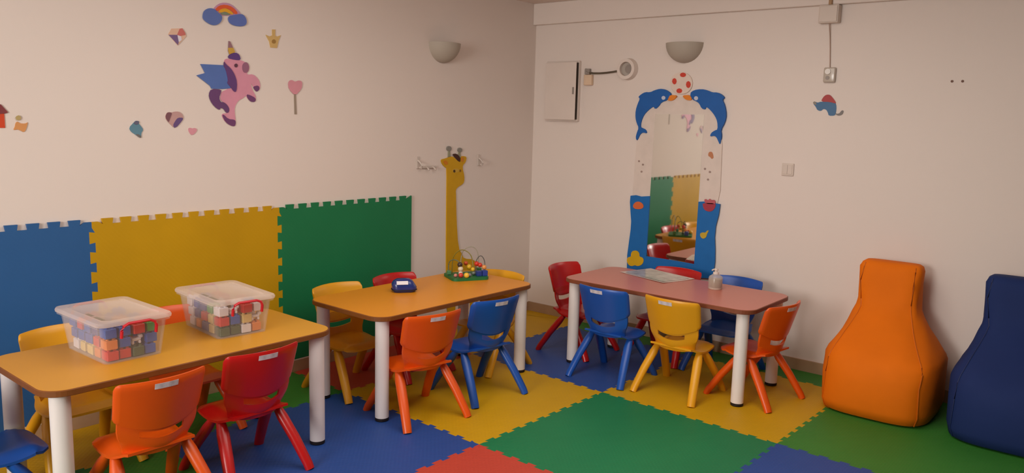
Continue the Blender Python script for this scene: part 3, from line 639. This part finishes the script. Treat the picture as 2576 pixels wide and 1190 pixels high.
# ------------------------------------------------------------------ toy boxes and bricks
CLR = clear('clear_box_plastic', (226, 216, 210), .07, .15); CLID = clear('frosted_lid_plastic', (236, 218, 208), .27, .35)
def toybox(cx, cy, rz, lab):
    s = thing('storage_box', lab, 'storage box', (cx, cy, ZT), math.radians(rz), 'clear toy boxes on the yellow table')
    bm = nb()
    R = []
    HX = .93
    prof = [(.118, .168, .0005, .02), (.137, .187, .140, .025), (.150, .200, .143, .03), (.150, .200, .150, .03), (.140, .190, .150, .025), (.134, .184, .146, .025), (.115, .165, .004, .02)]
    for hx, hy, z, r in prof: R.append([bm.verts.new((px, py, z)) for px, py in rrect(-hx*HX, hx*HX, -hy, hy, r, 5)])
    n = len(R[0])
    for a in range(len(R)-1):
        for k in range(n): bm.faces.new((R[a][k], R[a][(k+1) % n], R[a+1][(k+1) % n], R[a+1][k]))
    bm.faces.new(R[0][::-1]); bm.faces.new(R[-1])
    finish('box_tub', bm, CLR, s, 40)
    bm = nb(); R = []
    for hx, hy, z, r in [(.150, .200, .1505, .03), (.155, .205, .152, .034), (.156, .206, .160, .034), (.152, .202, .167, .032), (.120, .168, .1675, .03), (.116, .164, .163, .03)]:
        R.append([bm.verts.new((px, py, z)) for px, py in rrect(-hx*HX, hx*HX, -hy, hy, r, 5)])
    for a in range(len(R)-1):
        for k in range(n): bm.faces.new((R[a][k], R[a][(k+1) % n], R[a+1][(k+1) % n], R[a+1][k]))
    bm.faces.new(R[0][::-1]); bm.faces.new(R[-1])
    lid = finish('lid', bm, CLID, s, 40)
    for k, (x0, x1) in enumerate(((-.11, -.04), (-.02, .03))):
        bm = nb(); box(bm, -.100, -.088, x0-.02, x1-.02, .1632, .1638); finish('grey_marking', bm, mat('lid_marking', (150, 138, 122), .6), lid)
    RH = mat('red_handle_plastic', (196, 30, 44), .35, .5, .02)
    for sy in (-1, 1):
        y = sy*.2065
        bm = nb(); tube(bm, [(-.066, y, .104), (-.066, y+sy*.006, .132), (-.060, y+sy*.008, .148), (-.04, y+sy*.008, .157), (.04, y+sy*.008, .157), (.060, y+sy*.008, .148), (.066, y+sy*.006, .132), (.066, y, .104)], .0075, 8, (1, .75))
        finish('red_handle', bm, RH, s, 60)
    return s
BK = {'red': (206, 40, 36), 'blue': (36, 84, 168), 'green': (60, 150, 60), 'white': (232, 224, 226), 'yellow': (226, 196, 120), 'orange': (226, 128, 52), 'navy': (58, 62, 128), 'darkgreen': (58, 84, 52)}
BM = {k: mat('brick_'+k, v, .35, .5, .02) for k, v in BK.items()}
def brick_mesh(w, d, h):
    bm = nb(); box(bm, -w/2, w/2, -d/2, d/2, 0, h, .002, 1)
    for ix in (-1, 1):
        for iy in (-1, 1): cyl(bm, ix*w/4, iy*d/4, h, h+.007, min(w, d)*.15, 10)
    return bm
def animal_mesh(w, d, h):
    """little moulded animal: body, head, ears and four legs in one piece"""
    bm = nb()
    box(bm, -w*.42, w*.30, -d*.26, d*.26, h*.35, h*.80, .006, 2)
    box(bm, w*.12, w*.48, -d*.22, d*.22, h*.60, h*1.12, .007, 2)
    for sx in (-.34, .18):
        for sy in (-.18, .18): box(bm, w*(sx-.09), w*(sx+.09), d*(sy-.09), d*(sy+.09), 0, h*.42, .003, 1)
    for sy in (-.16, .16): box(bm, w*.16, w*.26, d*(sy-.05), d*(sy+.05), h*1.08, h*1.25, .003, 1)
    return bm
ROWS = ['front row', 'second row', 'middle row', 'fourth row', 'back row']; COLS = ['far left', 'centre left', 'centre right', 'far right']
def fill(cx, cy, rz, which, layers):
    th = math.radians(rz); cache = {}
    for L, rows in enumerate(layers):
        for r, row in enumerate(rows):
            for c, code in enumerate(row):
                if code == '.': continue
                nm = {'r': 'red', 'b': 'blue', 'g': 'green', 'w': 'white', 'y': 'yellow', 'o': 'orange', 'n': 'navy', 'd': 'darkgreen', 'a': 'white'}[code]
                hw = .0485+.0025*L; x = (c-1.5)*hw; y = -.124+r*.062*(1+.03*L)-.124*.03*L
                z = .0045+L*.0445+.0008
                key = (code, (r+c) % 2)
                if key not in cache:
                    bm = animal_mesh(.052, .050, .032) if code == 'a' else brick_mesh(.043, .052-.008*key[1], .036)
                    o = finish('toy_animal' if code == 'a' else 'toy_brick', bm, BM[nm]); cache[key] = o
                else:
                    o = cache[key].copy(); COL.objects.link(o)
                edge = r == 0 or c in (0, 3)
                jit = random.uniform(-4, 4) if edge else random.uniform(-9, 9)
                p = Vector((x, y, 0)); p.rotate(Matrix.Rotation(th, 3, 'Z'))
                o.location = (cx+p.x, cy+p.y, ZT+z); o.rotation_euler = (0, 0, th+math.radians(jit))
                cn = {'navy': 'dark blue', 'darkgreen': 'dark green'}.get(nm, nm)
                kind = 'toy animal' if code == 'a' else 'toy brick'
                tag(o, '%s %s in the %s toy box, %s layer, %s, %s' % (cn, kind, which, ['bottom', 'middle', 'top'][L], ROWS[r], COLS[c]), kind, 'toys in the %s toy box' % which)
B1 = (-3.46, -.655, 1); B2 = (-2.975, -.645, -4.5)
toybox(*B1, 'clear lidded toy box with red handles, left and nearer one on the yellow table')
toybox(*B2, 'clear lidded toy box with red handles, right one on the yellow table')
# rows run front to back, columns left to right as the viewer sees the front face
fill(*B1, 'left', [['rrdb', 'o..b', 'y..r', 'y..b', 'wrby'], ['obab', 'r..b', 'b..g', 'b..r', 'brwb'], ['bbrg', 'nb.r', 'b.ob', 'r.b.', 'bryb']])
fill(*B2, 'right', [['ddwo', 'y..o', 'n..w', 'o..b', 'wrbo'], ['rbya', 'y..w', 'r..o', 'n..y', 'wbrw'], ['warw', 'g.wb', 'nw.o', 'b.r.', 'wboy']])

# ------------------------------------------------------------------ things on the middle and red tables
# pouch
s = thing('pencil_pouch', 'dark blue pouch with a white mark on the middle table', 'pouch', (-1.895, -.63, ZT), math.radians(-35))
bm = nb(); R = []
for sc, z in ((.86, .0005), (1.0, .012), (1.02, .028), (.94, .046), (.80, .060), (.55, .070), (.25, .073)):
    R.append([bm.verts.new((px*sc+(-.006 if z > .04 else 0), py*sc, z)) for px, py in rrect(-.066, .066, -.045, .045, .032, 5)])
n = len(R[0])
for a in range(len(R)-1):
    for k in range(n): bm.faces.new((R[a][k], R[a][(k+1) % n], R[a+1][(k+1) % n], R[a+1][k]))
bm.faces.new(R[0][::-1]); bm.faces.new(R[-1]); finish('pouch_body', bm, mat('navy_vinyl', (30, 48, 116), .25, .6, .05), s, 60)
bm = nb(); tube(bm, [(px*1.025, py*1.025, .014) for px, py in rrect(-.066, .066, -.045, .045, .032, 5)], .003, 6); finish('dark_piping', bm, mat('black_piping', (26, 22, 34), .5), s, 60)
bm = nb()
def lg(u, v, k):
    return (-.046+.062*u, -.0450+.0090*v-(.0012 if k else 0), .045+.018*v+(.001 if k else 0))
sheet(bm, lg, span(0, 1, 6), span(0, 1, 3), .001); o = finish('white_mark', bm, mat('white_print', (226, 222, 226), .5), s); o.location = (0, 0, .001)
# bead maze
s = thing('bead_maze', 'wooden bead maze toy with green base and coloured beads on the middle table', 'toy', (-1.365, -.60, ZT), math.radians(-27))
bm = nb(); prism(bm, rrect(-.115, .115, -.10, .10, .03, 6), lambda p, t: (p[0], p[1], .0005+.016*t)); finish('green_base', bm, mat('green_wood', (36, 110, 58), .45, .4, .06), s)
def arch(pts, rgb):
    bm = nb(); q = []
    P = [Vector(p) for p in pts]
    for i in range(len(P)-1):
        for t in range(6):
            f = t/6; a = P[max(i-1, 0)]; b = P[i]; c = P[i+1]; d = P[min(i+2, len(P)-1)]
            q.append(.5*((2*b)+(c-a)*f+(2*a-5*b+4*c-d)*f*f+(3*b-a-3*c+d)*f**3))
    q.append(P[-1]); tube(bm, q, .0028, 6); finish('wire', bm, mat('wire_%d_%d_%d' % rgb, rgb, .4, .5), s, 60)
arch([(-.10, .03, .016), (-.10, .03, .09), (-.075, .0, .112), (-.05, -.03, .09), (-.05, -.04, .016)], (96, 112, 92))
arch([(-.07, .06, .016), (-.065, .05, .12), (-.02, .03, .165), (.03, .0, .13), (.04, -.02, .016)], (134, 124, 44))
arch([(-.01, .08, .016), (.0, .075, .14), (.05, .06, .178), (.09, .05, .14), (.10, .05, .016)], (164, 158, 140))
arch([(.05, -.02, .016), (.055, -.02, .10), (.08, -.03, .135), (.102, -.04, .10), (.10, -.05, .016)], (92, 92, 88))
def bead(c, r, rgb, sc=(1, 1, 1)):
    bm = nb(); ball(bm, c, r, 14, sc); finish('bead', bm, mat('bead_%d_%d_%d' % rgb, rgb, .3, .5, .02), s, 60)
def cubead(c, h, rgb):
    bm = nb(); box(bm, c[0]-h, c[0]+h, c[1]-h, c[1]+h, c[2]-h, c[2]+h, .003, 2); finish('bead', bm, mat('bead_%d_%d_%d' % rgb, rgb, .3, .5, .02), s)
bead((-.052, -.032, .087), .016, (62, 48, 40)); bead((-.050, -.038, .062), .016, (220, 206, 176)); bead((-.050, -.040, .038), .013, (214, 206, 190))
bead((-.058, -.068, .030), .015, (206, 62, 52)); bead((-.028, -.084, .031), .0165, (236, 190, 60)); bead((-.085, -.05, .027), .011, (206, 130, 120))
bead((.004, .02, .084), .013, (196, 78, 34)); bead((.018, .002, .064), .016, (218, 172, 32)); bead((.035, -.02, .052), .013, (222, 178, 40))
bead((.058, -.022, .086), .015, (202, 50, 30)); bead((.077, -.03, .079), .014, (204, 56, 36)); bead((.10, -.04, .066), .015, (222, 150, 80))
cubead((.062, -.05, .032), .0155, (36, 60, 136)); cubead((.098, -.05, .033), .0165, (40, 66, 150)); cubead((.10, .05, .033), .014, (60, 120, 70))
cubead((-.10, .03, .031), .012, (80, 130, 90)); bead((.04, -.02, .028), .012, (120, 130, 120)); bead((.0, -.06, .027), .011, (150, 140, 150))
# laminated sheet
s = thing('laminated_sheet', 'grey laminated picture sheet lying on the red table', 'sheet', (-.435, -1.375, ZT), math.radians(-16))
def sh(a, b, z0, z1, lift):
    def f(u, v, k): return (a*(u-.5), b*(v-.5), z0+lift*(abs(u-.5)*2)**3*(1-v)*.5+lift*max(0, v-.8)*2+(0 if k else z1))
    return f
bm = nb(); sheet(bm, sh(.27, .385, .0006, .0012, .006), span(0, 1, 10), span(0, 1, 10), .001); finish('clear_sleeve', bm, mat('laminate_film', (205, 184, 174), .12, .6, .05, 10), s, 40)
bm = nb(); sheet(bm, sh(.225, .335, .0022, .0008, .006), span(0, 1, 10), span(0, 1, 10), .001); finish('printed_picture', bm, mat('grey_print', (186, 180, 172), .15, .6, .30, 14), s, 40)
# bottle
s = thing('sanitiser_bottle', 'clear plastic pump bottle with brownish liquid on the red table', 'bottle', (-.525, -1.815, ZT))
bm = nb(); lathe(bm, [(.038, .0005), (.041, .004), (.041, .066), (.036, .076), (.016, .086), (.014, .094), (.0125, .094), (.0345, .074), (.039, .064), (.039, .006)], 24); finish('bottle_body', bm, clear('bottle_plastic', (224, 214, 204), .22, .1, .6), s, 50)
bm = nb(); lathe(bm, [(.036, .012), (.037, .014), (.037, .058), (.036, .060)], 24); finish('liquid', bm, clear('bottle_liquid', (150, 118, 76), .92, .2), s, 50)
bm = nb(); lathe(bm, [(.0385, .001), (.0385, .0115)], 24); finish('white_foot', bm, mat('bottle_foot', (214, 188, 168), .4), s, 50)
bm = nb(); lathe(bm, [(.017, .088), (.017, .100), (.008, .102), (.006, .110), (.012, .111), (.012, .119), (.009, .121)], 16); pm = finish('pump', bm, WHITE, s, 50)
bm = nb(); tube(bm, [(0, 0, .116), (-.016, .010, .116), (-.024, .015, .111)], .0045, 8); finish('nozzle', bm, WHITE, pm, 60)

# ------------------------------------------------------------------ bean bags
def beanbag():
    bm = nb(); R = []; N = 48
    #  z, half width (y), half depth (x), centre x, exponent
    S = [(.001, .24, .255, -.325, 3.6), (.012, .266, .285, -.325, 3.6), (.06, .278, .298, -.325, 3.6), (.20, .281, .296, -.322, 3.4), (.285, .282, .288, -.316, 3.2),
         (.315, .276, .276, -.308, 3.0), (.345, .258, .25, -.292, 2.8), (.39, .230, .205, -.262, 2.7), (.44, .200, .163, -.232, 2.7), (.49, .176, .130, -.206, 2.8), (.525, .162, .112, -.19, 3.0),
         (.56, .157, .100, -.18, 3.4), (.66, .157, .085, -.162, 3.8), (.735, .158, .074, -.15, 4.0), (.757, .152, .064, -.147, 4.0), (.768, .136, .046, -.145, 4.0), (.770, .08, .02, -.145, 3.5)]
    for z, w, d, cx, e in S:
        ring = []
        for k in range(N):
            a = 2*math.pi*k/N; c, s_ = math.cos(a), math.sin(a)
            rx = math.copysign(abs(c)**(2/e), c)*d; ry = math.copysign(abs(s_)**(2/e), s_)*w
            wr = .004*math.sin(5*a+z*23)+.003*math.sin(9*a-z*31)
            k2 = 1+wr/max(w, .1)*(1 if .03 < z < .74 else .2)
            sag = -.014*(1-((ry/w)**2 if w else 0)) if .27 < z < .33 else 0
            ring.append(bm.verts.new((cx+rx*k2, ry*k2+.05*max(0, min(1, (z-.30)/.30)), z+sag)))
        R.append(ring)
    for a in range(len(R)-1):
        for k in range(N): bm.faces.new((R[a][k], R[a][(k+1) % N], R[a+1][(k+1) % N], R[a+1][k]))
    bm.faces.new(R[0][::-1]); bm.faces.new(R[-1])
    return bm, S
def seam(S, parent, m, side):
    pts = []
    for z, w, d, cx, e in S[1:-2]:
        a = math.radians(180+side*45); c, s_ = math.cos(a), math.sin(a)
        rx = math.copysign(abs(c)**(2/e), c)*d; ry = math.copysign(abs(s_)**(2/e), s_)*w
        wr = .004*math.sin(5*a+z*23)+.003*math.sin(9*a-z*31)
        k2 = (1+wr/max(w, .1)*(1 if .03 < z < .74 else .2))*1.006
        sag = -.014*(1-(ry/w)**2) if .27 < z < .33 else 0
        pts.append((cx+rx*k2, ry*k2+.05*max(0, min(1, (z-.30)/.30)), z+sag))
    bm = nb(); tube(bm, pts, .003, 6); finish('seam', bm, m, parent, 60)
for nm, rgb, y, lab in (('orange', (226, 112, 4), -2.725, 'orange high-backed beanbag against the right wall beside the red table'),
                        ('blue', (28, 46, 96), -3.34, 'dark blue high-backed beanbag cut by the right edge of the photo')):
    bm, S = beanbag()
    s = thing('beanbag', lab, 'beanbag', (0, y, 0), 0, 'high-backed beanbags along the right wall')
    m = mat(nm+'_vinyl', rgb, .75, .2, .05, 4, .15, 25)
    finish('cover', bm, m, s, 65)
    for sd in (-1, 1): seam(S, s, mat(nm+'_piping', tuple(int(v*.9) for v in rgb), .5), sd)

# ------------------------------------------------------------------ light
def area(loc, target, size, power, col, sy=None):
    l = bpy.data.lights.new('unseen_light', 'AREA'); l.energy = power; l.size = size; l.color = col
    if sy: l.shape = 'RECTANGLE'; l.size_y = sy
    o = bpy.data.objects.new('unseen_light', l); COL.objects.link(o); o.location = loc
    d = Vector(target)-Vector(loc); o.rotation_euler = d.to_track_quat('-Z', 'Y').to_euler()
area((-6.9, -1.6, 1.65), (0, .2, 1.3), 2.2, 146, (1.0, .975, .94), 1.3)  # unseen panel added at the side wall to light both walls evenly
area((-2.3, -1.9, HC-.03), (-2.25, -1.8, 0), 2.2, 50, (1.0, .92, .84))  # ceiling light over the tables, out of view
w = bpy.data.worlds.new('world'); SC.world = w; w.use_nodes = True
w.node_tree.nodes['Background'].inputs['Color'].default_value = (.9, .8, .7, 1); w.node_tree.nodes['Background'].inputs['Strength'].default_value = .3
